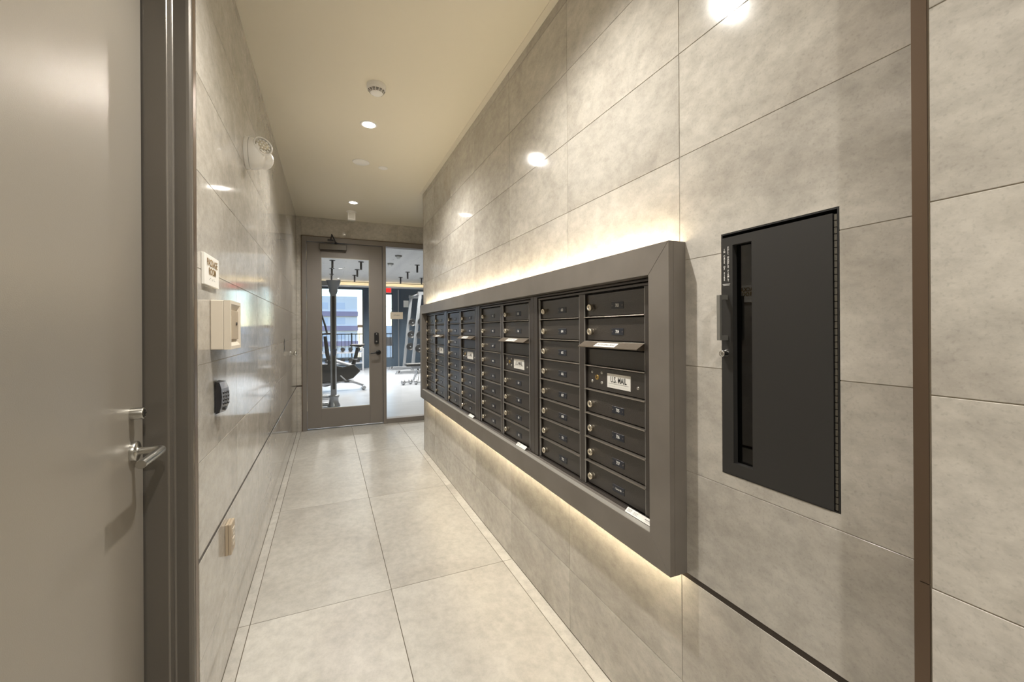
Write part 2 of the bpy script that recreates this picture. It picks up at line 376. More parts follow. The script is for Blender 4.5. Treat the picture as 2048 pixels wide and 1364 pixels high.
# ------------------------------------------------------------------ end wall with glass door, wall behind the viewer, side passage
FX0, FX1, FZ = -.31, 1.86, 2.552       # opening for door and sidelight
wb = MB().box(-.62, FX0, YF + .0022, YF + .17, 0, ZC + .4).box(FX0, FX1, YF + .0022, YF + .17, FZ, ZC + .4).box(FX1, 2.9, YF + .0022, YF + .17, 0, ZC + .4)
wall_back = struct('wall_back', wb, 'grout', 'end wall of stone tiles around the glass door')
tiles(wall_back, 'y', YF, -1, [XL, FX0 - .002], [0, .268, REVEAL[0]], 'wall_tile')
tiles(wall_back, 'y', YF, -1, [XL, FX0 - .002], [REVEAL[1]] + ROWS[3:-2] + [FZ, ZC], 'wall_tile')
tiles(wall_back, 'y', YF, -1, [FX0 - .002, .287, .91, 1.53, FX1], [FZ + .002, ZC], 'wall_tile')
tiles(wall_back, 'y', YF, -1, [FX1, 2.4, 2.9], ROWS, 'wall_tile')
struct('trim_5', MB().box(XL, FX0, YF + .0012, YF + .0065, REVEAL[0] - .002, REVEAL[1] + .002), 'dark_trim', 'short dark reveal strip beside the glass door')
wall_front = struct('wall_front', MB().box(-.62, 1.21, -3.1, -2.9, 0, ZC), 'ceiling_paint', 'plain painted wall closing the corridor behind the viewer')
wall_side = struct('wall_side', MB().box(2.75, 2.95, YE, YF + .12, 0, ZC).box(1.21, 2.95, YE - .25, YE - .06, 0, ZC), 'ceiling_paint', 'plain painted wall of the side passage')

# ------------------------------------------------------------------ package room door (beside the camera)
jb = MB()
JP = [(-.62, 1.503), (-.423, 1.503), (-.423, 1.548), (-.390, 1.548), (-.383, 1.5495), (-.378, 1.553), (-.376, 1.560), (-.384, 1.592), (-.62, 1.592)]
jb.prism([(x, y, 0) for x, y in JP], (0, 0, 2.55))
jamb = thing('trim_6', (0, 0, 0), label='dark grey steel door frame of the package room', kind='structure')
jb.build('jamb', 'jamb_paint', jamb, bev=.004, seg=3)
MB().prism([(x, 2.056 - y, 0) for x, y in JP][::-1], (0, 0, 2.55)).build('jamb', 'jamb_paint', jamb, bev=.0025)
MB().box(-.62, -.39, .553, 1.503, 2.50, 2.55).build('head', 'jamb_paint', jamb)
MB().box(-.3845, -.3755, 1.561, 1.5905, 0, 2.56).build('edge_strip', 'bronze_trim', jamb)
d1 = thing('door_1', (-.48, .557, .008), label='grey painted steel door with lever and round cylinder lock', kind='structure')
# local frame of the door: +x out of the face, +y along the leaf
MB().box(-.045, 0, 0, .938, 0, 2.48).build('leaf', 'door_paint', d1, bev=.002)
lv = MB(); yl, zl = .869, .990
lv.lathe([(.0265, 0), (.0265, .010), (.025, .0115), (.012, .0115), (.012, .014)], (0, yl, zl), (1, 0, 0), 32)
handle = lv.build('lever_handle', 'steel', d1); tag(handle, 'brushed steel lever handle')
MB().cyl((.012, yl, zl), (.060, yl, zl), .0098, n=20).build('neck', 'steel', handle)
MB().tube([(.046, yl, zl), (.056, yl - .0015, zl), (.0635, yl - .007, zl), (.066, yl - .017, zl), (.066, yl - .075, zl), (.066, yl - .150, zl)], .0105, 18).build('grip', 'steel', handle)
cyl_lock = MB().lathe([(.0155, 0), (.0155, .026), (.0145, .028), (.012, .028), (.012, .0265)], (0, .862, 1.092), (1, 0, 0), 28).build('lock_cylinder', 'steel', d1); tag(cyl_lock, 'round steel lock cylinder')
kh = MB().cyl((.0262, .862, 1.092), (.0285, .862, 1.092), .011, n=20)
for a in range(5): kh.cyl((.028, .862 + .0075 * math.cos(a * 1.257), 1.092 + .0075 * math.sin(a * 1.257)), (.0296, .862 + .0075 * math.cos(a * 1.257), 1.092 + .0075 * math.sin(a * 1.257)), .0016, n=8, mi=1)
kh.box(.0284, .029, .8605, .8635, 1.086, 1.098, 1); kh.build('plug', ['steel_dark', 'black_gap'], cyl_lock)

# ------------------------------------------------------------------ glass door to the gym, frame and sidelight
gf = thing('trim_7', (0, YF, 0), label='grey metal frame around the glass door and sidelight', kind='structure')
yf0, yf1 = -.012, .115
MB().box(FX0, -.257, yf0, yf1, 0, FZ).build('jamb', 'glassdoor_paint', gf, bev=.003)
MB().box(.7035, .747, yf0, yf1, 0, 2.497).build('mullion', 'glassdoor_paint', gf, bev=.003)
MB().box(-.257, FX1, yf0, yf1, 2.487, FZ).build('head', 'glassdoor_paint', gf, bev=.003)
MB().box(.747, FX1, yf0, yf1, 0, .067).build('sill', 'glassdoor_paint', gf, bev=.003)
MB().box(FX1 - .05, FX1, yf0, yf1, .067, 2.487).build('jamb', 'glassdoor_paint', gf, bev=.003)
MB().box(FX0 - .004, FX0 + .002, yf0 - .004, .01, 0, FZ + .006).box(FX0 - .004, FX1, yf0 - .004, .01, FZ, FZ + .006).build('edge_strip', 'bronze_trim', gf)
MB().prism([(-.255, .0, 0), (-.255, .11, 0), (-.255, .09, .010), (-.255, .02, .010)], (.957, 0, 0)).build('threshold', 'zinc', gf)
w1 = thing('window_1', (.747, YF + .05, .067), label='tall glass sidelight next to the gym door', kind='structure')
MB().box(0, 1.063, 0, .008, 0, 2.42).build('pane', 'clear_glass', w1)
fs = thing('room_sign', (.897, YF + .046, 1.47), 0, 'small cream room name sign stuck on the glass sidelight', 'sign')
MB().box(-.089, .089, -.002, .002, 0, .098).build('plaque', 'plastic_cream', fs, bev=.002)
text_part('FITNESS', .024, 'label_grey', fs, 0, -.0026, .052)
d2 = thing('door_2', (-.253, YF, .02), label='grey metal gym door with a tall glass pane', kind='structure')
W, Hh = .953, 2.463; gx0, gx1, gz0, gz1 = .170, .781, .252, 2.270; a0, a1 = .012, .057
MB().box(0, gx0, a0, a1, 0, Hh).build('stile', 'glassdoor_paint', d2, bev=.002)
MB().box(gx1, W, a0, a1, 0, Hh).build('stile', 'glassdoor_paint', d2, bev=.002)
MB().box(gx0, gx1, a0, a1, gz1, Hh).build('rail', 'glassdoor_paint', d2, bev=.002)
MB().box(gx0, gx1, a0, a1, 0, gz0).build('rail', 'glassdoor_paint', d2, bev=.002)
MB().box(gx0 - .01, gx1 + .01, .030, .038, gz0 - .01, gz1 + .01).build('pane', 'clear_glass', d2)
bead = MB()
for (p, q, r, t) in ((gx0, gx0 + .008, gz0, gz1), (gx1 - .008, gx1, gz0, gz1), (gx0 + .008, gx1 - .008, gz0, gz0 + .008), (gx0 + .008, gx1 - .008, gz1 - .008, gz1)): bead.box(p, q, .015, .029, r, t)
bead.build('glazing_bead', 'steel', d2)
for z in (.235, .902, 1.556, 2.217):
    hg = MB().cyl((-.003, .004, z), (-.003, .004, z + .125), .0085, n=12); hg.cyl((-.003, .004, z + .0415), (-.003, .004, z + .0425), .0088, n=12); hg.build('hinge', 'chrome', d2)
h2 = MB().lathe([(.033, 0), (.033, .008), (.030, .011), (.014, .013)], (.895, a0, .982), (0, -1, 0), 24).build('lever_handle', 'gym_black', d2)
MB().tube([(.895, a0 - .01, .982), (.895, a0 - .045, .982), (.888, a0 - .055, .982), (.84, a0 - .058, .979), (.785, a0 - .055, .972)], [.011, .011, .012, .010, .008], 12).build('grip', 'gym_black', h2)
lk = MB()
prof = [(.030 * math.cos(t), .066 * (1 if math.sin(t) > 0 else -1) + .030 * math.sin(t) * .5) for t in [i * math.pi / 12 for i in range(24)]]
db = lk.prism([(.869 + px, a0, 1.180 + pz) for px, pz in prof][::-1], (0, -.022, 0)).build('deadbolt', 'plastic_black', d2, bev=.003)
MB().lathe([(.011, 0), (.011, .006), (.009, .007)], (.869, a0 - .022, 1.135), (0, -1, 0), 16).build('lock_cylinder', 'steel', db)
MB().lathe([(.006, 0), (.006, .002)], (.869, a0 - .022, 1.24), (0, -1, 0), 12).build('indicator', 'label_white', db)
cl = thing('door_closer', (-.10, YF + .012, 2.372), 0, 'dark metal door closer mounted along the top of the gym door', 'door closer')
MB().box(0, .335, -.050, 0, .015, .092).build('housing', 'jamb_paint', cl, bev=.006)
MB().box(.01, .325, -.030, 0, 0, .015).build('back_plate', 'dark_trim', cl)
arm = MB().tube([(.20, -.040, .095), (.20, -.040, .112), (.155, -.20, .175)], .008, 8); arm.tube([(.155, -.20, .175), (.150, -.21, .185), (.145, -.06, .168), (.14, -.045, .150)], .007, 8)
arm.build('arm', 'plastic_black', cl)
MB().box(.10, .175, -.050, -.024, .130, .152).build('shoe', 'plastic_black', cl, bev=.003)
MB().cyl((.20, -.040, .090), (.20, -.040, .118), .014, n=14).build('pivot', 'plastic_black', cl)

# ------------------------------------------------------------------ mailbox surround with LED strips
SY0, SY1, SZ0, SZ1 = .906, 4.43, .602, 1.572; IY0, IY1, IZ0, IZ1 = .990, 4.345, .695, 1.482
sur = thing('mailbox_surround', (XR, SY1, SZ0), -90, 'thick grey mitred metal surround framing the bank of mailboxes', 'surround')
LW = SY1 - SY0; LH = SZ1 - SZ0; m0 = SY1 - IY1; m1 = SY1 - IY0; q0 = IZ0 - SZ0; q1 = IZ1 - SZ0; D = -.065
def member(poly, name='frame_member'):
    return MB().prism([(x, D, z) for x, z in poly], (0, .018, 0)).build(name, 'frame_grey', sur, bev=.0012)
e_ = .0004
member([(0, LH), (LW, LH), (m1, q1), (m0, q1)][::-1])
member([(0, 0), (m0, q0), (m1, q0), (LW, 0)][::-1])
member([(0, e_), (0, LH - e_), (m0, q1 - e_), (m0, q0 + e_)][::-1])
member([(LW, e_), (m1, q0 + e_), (m1, q1 - e_), (LW, LH - e_)][::-1])
MB().box(LW - .003, LW, D + .018, -.0008, .0, LH).build('side_return', 'frame_grey', sur)
MB().box(0, .003, D + .018, -.0008, .0, LH).build('side_return', 'frame_grey', sur)
MB().box(m0, m1, D + .018, -.001, q1, q1 + .003).build('inner_return', 'frame_grey', sur)
MB().box(m0, m1, D + .018, -.001, q0 - .003, q0).build('inner_return', 'frame_grey', sur)
MB().box(m0 - .003, m0, D + .018, -.001, q0, q1).build('inner_return', 'frame_grey', sur)
MB().box(m1, m1 + .003, D + .018, -.001, q0, q1).build('inner_return', 'frame_grey', sur)
tag(MB().box(.03, LW - .03, -.046, -.039, LH - .016, LH - .010).build('led_strip', 'led_strip', sur), 'warm white light strip above')
tag(MB().box(.03, LW - .03, -.046, -.039, .010, .016).build('led_strip', 'led_strip', sur), 'warm white light strip below')
tag(MB().box(m0 + .002, m1 - .002, D + .001, D + .022, q0, q0 + .0022).build('ledge_strip', 'ledge_alu', sur), 'thin aluminium strip on the lower ledge')

# ------------------------------------------------------------------ mailbox units
UW, UZ0, UZ1 = .847, .700, 1.480
RT, RP = 1.458 - UZ0, .0944
C0, CW, CM = .0595, .345, .383
def num_plate(parent, cx_, cz, y, txt):
    p = MB().cbox(cx_ - .0335, cx_ + .0335, y - .0016, y, cz - .0125, cz + .0125, .0008)
    p.text(txt, cx_, y - .0019, cz, .0165 if len(txt) < 4 else .0095, 1, .8)
    for s in (-1, 1): p.cyl((cx_ + s * .028, y - .0022, cz), (cx_ + s * .028, y - .0014, cz), .0018, n=8, mi=2)
    p.build('number_plate', ['plate_black', 'lettering_white', 'mail_edge'], parent)
DOOR_ME = {}
def mail_unit(i, left_nums, right_nums, label):
    yl_ = 1.055 + UW * i + .728 + .0595
    u = thing('mailbox_unit', (XR, yl_, UZ0), -90, label, 'mailbox', 'four mailbox units side by side in the grey surround')
    T = -.024; Hh_ = UZ1 - UZ0; zb = RT - 8 * RP
    for (x0, x1, z0, z1, nm) in ((0, C0 - .022, 0, Hh_, 'outer_trim'), (C0 + .728 + .022, UW - .0005, 0, Hh_, 'outer_trim'), (C0 - .022, C0 + .750, RT + .013, Hh_, 'outer_trim'), (C0 - .022, C0 + .750, -.0, zb - .012, 'outer_trim')):
        MB().box(x0, x1, T, -.002, z0, z1).build(nm, 'mail_trim', u, bev=.002)
    for (x0, x1, z0, z1) in ((C0 - .0165, C0, zb, RT), (C0 + .728, C0 + .7445, zb, RT), (C0 - .0165, C0 + .7445, RT, RT + .009), (C0 - .0165, C0 + .7445, zb - .009, zb), (C0 + CW, C0 + CM, zb, RT)):
        MB().box(x0, x1, T + .003, -.002, z0, z1).build('inner_frame' if z1 - z0 < .7 or x1 - x0 < .03 else 'mullion', 'mail_trim', u, bev=.0015)
    for x0 in (C0 - .0009, C0 + CW - .0003, C0 + CM - .0009, C0 + .728 - .0003): MB().box(x0, x0 + .0012, T + .0022, T + .006, zb + .002, RT - .002).build('edge_highlight', 'highlight_bright', u)  # bright strips that paint in the bevel highlight along the column edges
    MB().box(C0 - .02, C0 + .748, -.004, -.0015, zb - .012, RT + .012).build('back_panel', 'black_gap', u)
    def shelf(cx0, z):
        if 'shelf' not in DOOR_ME:
            DOOR_ME['shelf'] = MB().prism([(0, -.005, -.0018), (0, -.0240, -.0022), (0, -.0250, -.0004), (0, -.0240, .0015), (0, -.005, .0018)], (CW, 0, 0)).build('shelf_edge', 'mail_edge').data
            bpy.data.objects.remove(bpy.data.objects['shelf_edge'])
        link('shelf_edge', DOOR_ME['shelf'], u, (cx0, 0, z))
    def door(cx0, r, txt):
        zt = RT - r * RP; zc = zt - RP / 2
        if 'door' not in DOOR_ME:
            o = MB().cbox(.003, CW - .003, -.0105, -.0045, -RP / 2 + .005, RP / 2 - .005, .0018).build('compartment_door', 'mail_coat'); DOOR_ME['door'] = o.data; bpy.data.objects.remove(o)
            o = MB().lathe([(.0120, 0), (.0120, .005), (.0136, .006), (.0136, .014), (.0122, .0165), (.0080, .0165), (.0072, .0150)], (0, 0, 0), (0, -1, 0), 20).box(-.001, .001, -.0157, -.0148, -.005, .005, 1).build('lock', ['lock_metal', 'black_gap']); DOOR_ME['lock'] = o.data; bpy.data.objects.remove(o)
        dd = link('compartment_door', DOOR_ME['door'], u, (cx0, 0, zc))
        link('lock', DOOR_ME['lock'], dd, (.036, -.0105, -.009))
        num_plate(dd, .193, -.009, -.0105, txt)
    for r in range(8):
        door(C0, r, left_nums[r])
        if r: shelf(C0, RT - r * RP)
    k = 0
    for r in range(8):
        if r: shelf(C0 + CM, RT - r * RP)
        if r in (2, 3): continue
        door(C0 + CM, r, right_nums[k]); k += 1
    # outgoing mail slot with its hood
    cx0 = C0 + CM; zt = RT - 2 * RP
    sp = MB().box(.003, CW - .003, -.0085, -.0045, zt - RP + .004, zt - .030).build('slot_panel', 'mail_coat', u, (cx0, 0, 0))
    MB().box(.012, CW - .012, -.0052, -.0044, zt - .030, zt - .006).build('slot_opening', 'black_gap', sp)
    hd = MB().prism([(.001, -.022, zt + .001), (.001, -.054, zt - .018), (.001, -.054, zt - .021), (.001, -.020, zt - .003)], (CW - .002, 0, 0))
    hd.prism([(.004, -.010, zt - .002), (.004, -.052, zt - .020), (.004, -.030, zt - .024), (.004, -.010, zt - .024)], (.002, 0, 0)); hd.prism([(CW - .006, -.010, zt - .002), (CW - .006, -.052, zt - .020), (CW - .006, -.030, zt - .024), (CW - .006, -.010, zt - .024)], (.002, 0, 0))
    hood = hd.build('slot_hood', 'hood_bronze', u, (cx0, 0, 0))
    # paper label lying on the sloping hood
    v, f = text_data('OUTGOING MAIL'); dx, dy = -.032, -.019; L_ = math.hypot(dx, dy)
    lab = MB(); P = lambda a, b, e: (CW / 2 - .01 + a, -.022 + dx * b + e * dy / L_, zt + .001 + dy * b - e * dx / L_)
    lab.add([P(-.062, .92, .0006), P(.062, .92, .0006), P(.062, .25, .0006), P(-.062, .25, .0006)], [(0, 1, 2, 3)], 0)
    lab.add([P(a * .0135, .58 - b * .0135 / L_, .0010) for a, b, c in v], f, 1)
    tag(lab.build('paper_label', ['label_white', 'label_grey'], hood), 'white paper label')
    # US mail panel
    zt = RT - 3 * RP; zc = zt - RP / 2
    up = MB().cbox(.003, CW - .003, -.0105, -.0045, zt - RP + .005, zt - .005, .0018).build('master_panel', 'mail_coat', u, (cx0, 0, 0))
    pl = MB().cbox(.133, .263, -.0125, -.0105, zc - .026, zc + .026, .0006); pl.text('U.S. MAIL', .198, -.0129, zc + .004, .030, 1, .74)
    pl.box(.142, .254, -.0127, -.0126, zc - .0105, zc - .0095, 1).box(.142, .254, -.0127, -.0126, zc - .0185, zc - .0181, 2)
    tag(pl.build('mail_plate', ['label_white', 'label_ink', 'label_grey'], up), 'white plate reading U.S. MAIL')
    for (sx_, sz_) in ((.036, .022), (.036, -.014), (.098, .024), (.098, -.014), (.300, -.010)):
        MB().lathe([(.0058, 0), (.0055, .0018), (.0035, .0032), (0.0, .0036)], (sx_, -.0105, zc + sz_), (0, -1, 0), 14).build('screw', 'steel', up)
    MB().lathe([(.010, 0), (.010, .0018), (.0085, .0022)], (.068, -.0105, zc + .004), (0, -1, 0), 18).box(.0655, .0705, -.0131, -.0126, zc + .0005, zc + .0055, 1).box(.067, .069, -.0131, -.0126, zc + .0055, zc + .010, 1).build('arrow_lock', ['brass', 'black_gap'], up)
    return u
def seq(a):
    return a
nums = []
for fl in range(1, 8): nums += [f'{fl}0{k}' for k in range(1, 9)]
mail_unit(0, nums[42:50], nums[50:55] + ['1 Series HB'], 'dark bronze mailbox unit closest to the fire cabinet, doors 703 to 707')
mail_unit(1, nums[28:36], nums[36:42], 'dark bronze mailbox unit second from the fire cabinet')
mail_unit(2, nums[14:22], nums[22:28], 'dark bronze mailbox unit third from the fire cabinet')
mail_unit(3, nums[0:8], nums[8:14], 'dark bronze mailbox unit at the gym door end of the surround')
def sticker(y0, y1, label, lines):
    s_ = thing('paper_sticker', (XR, y1, IZ0), -90, label, 'sticker', 'printed stickers on the lower ledge of the mailbox surround')
    w_ = y1 - y0; a = math.radians(35)
    def P(x, t, e=0): return (x, -.027 - .014 * t - e * .7, .016 - .013 * t + e * .7)
    mb = MB(); mb.add([P(0, 1), P(w_, 1), P(w_, 0), P(0, 0), P(0, 1, .0008), P(w_, 1, .0008), P(w_, 0, .0008), P(0, 0, .0008)], [(3, 2, 1, 0), (4, 5, 6, 7), (0, 1, 5, 4), (1, 2, 6, 5), (2, 3, 7, 6), (3, 0, 4, 7)], 0)
    for (a0_, a1_, t0, t1) in lines: mb.add([P(a0_ * w_, t1, .0012), P(a1_ * w_, t1, .0012), P(a1_ * w_, t0, .0012), P(a0_ * w_, t0, .0012)], [(0, 1, 2, 3)], 1)
    mb.build('paper', ['label_white', 'label_grey'], s_)
LN = [(.05, .20, .25, .35), (.05, .20, .45, .52), (.05, .18, .62, .7), (.26, .42, .3, .37), (.26, .40, .5, .56), (.26, .42, .68, .74), (.66, .95, .34, .50), (.70, .92, .66, .71)]
sticker(1.000, 1.135, 'white printed sticker on the ledge below doors 703 to 707', LN)
sticker(1.92, 2.03, 'white printed sticker on the ledge below the second mailbox unit', LN[:6])
sticker(2.76, 2.86, 'white printed sticker on the ledge below the third mailbox unit', LN[:3])

# ------------------------------------------------------------------ fire cabinet
fc = thing('fire_cabinet', (XR, FIRE[1], FIRE[2]), -90, 'black recessed fire cabinet with a narrow glass slot in its door', 'fire cabinet')
w, hh = FIRE[1] - FIRE[0], FIRE[3] - FIRE[2]
MB().box(.001, .004, .0, .15, .001, hh - .001).box(w - .004, w - .001, .0, .15, .001, hh - .001).box(.004, w - .004, .0, .15, .001, .004).box(.004, w - .004, .0, .15, hh - .004, hh - .001).box(.004, w - .004, .146, .15, .004, hh - .004).build('box', 'cabinet_inside', fc)
dw0, dw1, dz0, dz1 = .003, w - .012, .003, hh - .012
s0, s1, t0, t1 = .035, .088, .034, hh - .034
fd = MB().box(dw0, s0, -.002, .014, dz0, dz1).box(s1, dw1, -.002, .014, dz0, dz1).box(s0, s1, -.002, .014, dz0, t0).box(s0, s1, -.002, .014, t1, dz1).build('door', 'cabinet_black', fc)
MB().box(s0 - .004, s1 + .004, .0145, .0175, t0 - .004, t1 + .004).build('pane', 'smoked_glass', fd)
hn = MB()
for k in range(44): hn.cyl((w - .0075, .002, .006 + k * .01395), (w - .0075, .002, .006 + k * .01395 + .0125), .0038, n=8)
hn.build('piano_hinge', 'steel_dark', fc)['kind'] = 'stuff'
hb = MB().box(.011, .021, -.032, -.024, .352, .470).build('handle', 'zinc', fd, bev=.001)
MB().box(.013, .021, -.024, -.002, .352, .364).build('post', 'zinc', hb); MB().box(.013, .021, -.024, -.002, .458, .470).build('post', 'zinc', hb)
MB().lathe([(.0105, 0), (.0105, .004), (.0085, .007), (.0085, .016), (.0075, .018), (.004, .018), (.0035, .0165)], (.015, -.002, .317), (0, -1, 0), 22).build('lock', 'chrome', fd)
tx = MB()
def stack(t, x, z0_, pitch, size):
    for k, ch in enumerate(t):
        if ch != ' ': tx.text(ch, x, -.0026, z0_ - k * pitch, size, 0, 1.0)
stack('IN CASE OF FIRE', .0115, .590, .00565, .0070); stack('PULL HANDLE FIRMLY', .0228, .594, .00505, .0068)
tx.box(.006, .028, -.0026, -.0022, .4985, .4995).box(.008, .026, -.0026, -.0022, .4955, .4965)
tag(tx.build('lettering', 'lettering_white', fd), 'white stacked lettering IN CASE OF FIRE PULL HANDLE FIRMLY')

# ------------------------------------------------------------------ things on the polished wall
sg = thing('room_sign', (XL, 1.63, 1.472), 90, 'white package room sign with gold letters above the cream box', 'sign')
MB().box(0, .190, -.010, -.0005, 0, .103).build('plaque', 'sign_face', sg, bev=.001)
tg = MB().text('PACKAGE', .095, -.0112, .076, .034, 0, .92).text('ROOM', .095, -.0112, .047, .034, 0, .92)
tag(tg.build('lettering', 'sign_gold', sg), 'gold lettering PACKAGE ROOM')
br = MB()
for k, pat in enumerate([1, 3, 2, 0, 3, 1, 2, 3, 1]):
    for b in range(2):
        if pat & (1 << b): br.lathe([(.0013, 0), (.0008, .0008)], (.055 + k * .0095, -.010, .020 + b * .005), (0, -1, 0), 6)
br.build('braille', 'label_grey', sg)['kind'] = 'stuff'
cb = thing('cream_box', (XL, 1.738, 1.253), 90, 'cream metal control box standing out from the polished wall', 'control box')
MB().box(0, .185, -.040, -.0005, 0, .174).build('body', 'plastic_cream', cb, bev=.003)
bz = MB(); o_ = [(0, 0), (.185, 0), (.185, .174), (0, .174)]; i1 = [(.012, .012), (.173, .012), (.173, .162), (.012, .162)]; i2 = [(.034, .034), (.151, .034), (.151, .140), (.034, .140)]
bv = [(x, -.040, z) for x, z in o_] + [(x, -.060, z) for x, z in o_] + [(x, -.060, z) for x, z in i1] + [(x, -.048, z) for x, z in i2]
bf = []
for a in range(4):
    b = (a + 1) % 4; bf += [(a, b, 4 + b, 4 + a), (4 + a, 4 + b, 8 + b, 8 + a), (8 + a, 8 + b, 12 + b, 12 + a)]
bz.add(bv, bf); bz.build('bezel', 'plastic_cream', cb)
MB().box(.034, .151, -.058, -.041, .034, .140).build('panel', 'plastic_tan', cb, bev=.002)
MB().lathe([(.006, 0), (.006, .003)], (.11, -.058, .092), (0, -1, 0), 12).build('button', 'vent_dark', cb)
kb = thing('key_lockbox', (XL, 1.785, 1.020), 90, 'black key lock box with push buttons below the cream box', 'key box')
prof = [(-.004, 0), (-.024, .004), (-.033, .03), (-.036, .06), (-.033, .09), (-.024, .113), (-.004, .117)]
def kd(x): return .58 + .42 * min(1, x / .045)          # the face bulges away from the near edge
def kprof(x): return [(x, y * kd(x) if i not in (0, 6) else y, z) for i, (y, z) in enumerate(prof)]
kx = (0, .02, .045, .062); kv = [p for x in kx for p in kprof(x)]
km_ = MB().add(kv, [(c * 7 + i, (c + 1) * 7 + i, (c + 1) * 7 + (i + 1) % 7, c * 7 + (i + 1) % 7) for c in range(3) for i in range(7)] + [tuple(range(7)), tuple(range(21, 28))[::-1]])
km_.build('case', 'plastic_black', kb)
fp = MB(); fxs = (.004, .02, .045, .058)
fp.add([(x, y * kd(x) - .0012, z) for y, z in prof[1:6] for x in fxs], [(4 * k + c, 4 * k + c + 1, 4 * k + c + 5, 4 * k + c + 4) for k in range(4) for c in range(3)]); fp.build('face', 'silver_plastic', kb)
for r in range(4):
    for c in range(3): MB().lathe([(.0050, -.002), (.0050, .003), (.004, .004)], (.014 + c * .014, -.0355 * kd(.014 + c * .014), .036 + r * .0130), (0, -1, 0), 10).build('push_button', 'plastic_black', kb)
MB().box(.014, .046, -.0320, -.022, .012, .022).build('latch', 'plastic_black', kb, bev=.002)
ou = thing('wall_socket', (XL, 1.943, .435), 90, 'tan wall socket low on the polished wall', 'socket')
MB().box(0, .070, -.010, -.0005, 0, .120).build('back_box', 'plastic_tan', ou, bev=.001)
MB().box(0, .070, -.021, -.0105, 0, .120).build('cover_plate', 'plastic_tan', ou, bev=.002)
for z in (.028, .066):
    so = MB().box(.018, .052, -.0235, -.021, z, z + .030).build('outlet', 'plastic_cream', ou, bev=.002)
    for x in (.028, .040): MB().box(x, x + .002, -.0238, -.0233, z + .012, z + .023).build('slot', 'black_gap', so)
rp = thing('flush_pull', (XL, 4.33, 1.128), 90, 'small dark flush pull set in the polished wall', 'pull handle')
MB().box(0, .045, -.004, -.0005, 0, .112).build('rim', 'steel', rp, bev=.001); MB().box(.007, .038, -.0046, -.0041, .008, .104).build('recess', 'black_gap', rp)
kn = thing('door_holder', (XL, 5.085, 1.067), 90, 'round silver door holder on the polished wall near the gym door', 'door holder')
MB().lathe([(.026, .0005), (.026, .006), (.012, .009)], (0, 0, 0), (0, -1, 0), 20).build('rose', 'steel', kn)
MB().lathe([(.011, .009), (.011, .028), (.026, .036), (.029, .048), (.026, .058), (.012, .062), (0, .0625)], (0, 0, 0), (0, -1, 0), 20).build('grip', 'chrome', kn)
em = thing('emergency_light', (XL, 2.45, 2.215), 90, 'white round emergency light with two lamp heads high on the wall', 'emergency light')
MB().lathe([(.078, .0005), (.078, .018)], (0, 0, 0), (0, -1, 0), 36).build('back_plate', 'plastic_white', em)
MB().lathe([(.076, .020), (.076, .040), (.070, .060), (.055, .076), (.030, .085), (0, .088)], (0, 0, 0), (0, -1, 0), 36).build('body', 'plastic_white', em)
for s, dz, dv in ((-1, .022, Vector((-.80, -.56, .20))), (1, -.014, Vector((.80, -.56, .1)))):
    b = Vector((s * .012, -.058, dz)); dv = dv.normalized()
    hd_ = MB().lathe([(.030, 0), (.043, .018), (.046, .034), (.046, .044), (.042, .046), (.041, .041)], b, dv, 28).build('lamp_head', 'plastic_white', em)
    MB().lathe([(.0405, .0385), (.0395, .0415), (.02, .0450), (0, .0455)], b, dv, 28).build('lens', 'chrome', hd_)
    fc_ = MB()
    ax = dv; aa = ax.cross(Vector((0, 0, 1))).normalized(); bb = ax.cross(aa)
    for k, (r_, n_) in enumerate(((0, 1), (.015, 6), (.029, 11))):
        for q in range(n_):
            an = 2 * math.pi * q / n_; fc_.lathe([(.0062, .0430 - k * .0006), (.0045, .0466 - k * .0008), (.0, .0475 - k * .001)], b + aa * r_ * math.cos(an) + bb * r_ * math.sin(an), dv, 8)
    fc_.build('facets', 'plastic_white', hd_)['kind'] = 'stuff'
MB().lathe([(.003, 0), (.003, .002)], (.01, -.068, -.052), (0, -.8, -.6), 8).build('indicator', 'black_gap', em)

# ------------------------------------------------------------------ ceiling fixtures
def downlight(y, label, x=.277, k=1.0):
    d = thing('ceiling_downlight', (x, y, ZC), 0, label, 'downlight', 'recessed ceiling downlights in a line')
    MB().lathe([(.044, -.0005), (.044, -.004), (.054, -.004), (.060, -.001), (.060, .0)], (0, 0, 0), (0, 0, 1), 32, caps=False).build('trim_ring', 'plastic_white', d)
    MB().lathe([(.044, -.0012), (.025, -.0020), (0, -.0022)], (0, 0, 0), (0, 0, 1), 24).build('lens', 'lamp_lens', d)
    ld = bpy.data.lights.new('downlight_lamp', 'SPOT'); ld.energy = DOWN_W * k; ld.color = WARM; ld.spot_size = math.radians(146); ld.spot_blend = 1.0; ld.shadow_soft_size = .026
    lo = bpy.data.objects.new('lamp', ld); COL.objects.link(lo); lo.parent = d; lo.location = (0, 0, -.045)
downlight(3.16, 'bright ceiling downlight beside the smoke detector')
downlight(5.17, 'bright ceiling downlight close to the gym door', k=.6)
downlight(1.30, 'ceiling downlight above the fire cabinet mirrored in the tiles')
downlight(-.75, 'unseen ceiling downlight added for fill behind the viewer', k=1.15)  # out of view, added to fill the near corridor with light
sm = thing('smoke_detector', (.277, 2.635, ZC), 0, 'white round smoke detector with slotted vents on the ceiling', 'smoke detector')
MB().lathe([(.056, 0), (.056, -.022), (.053, -.026)], (0, 0, 0), (0, 0, 1), 36).build('base', 'plastic_white', sm)
MB().lathe([(.051, -.026), (.051, -.032), (.036, -.050), (.030, -.054), (0, -.055)], (0, 0, 0), (0, 0, 1), 36).build('chamber', 'plastic_white', sm)
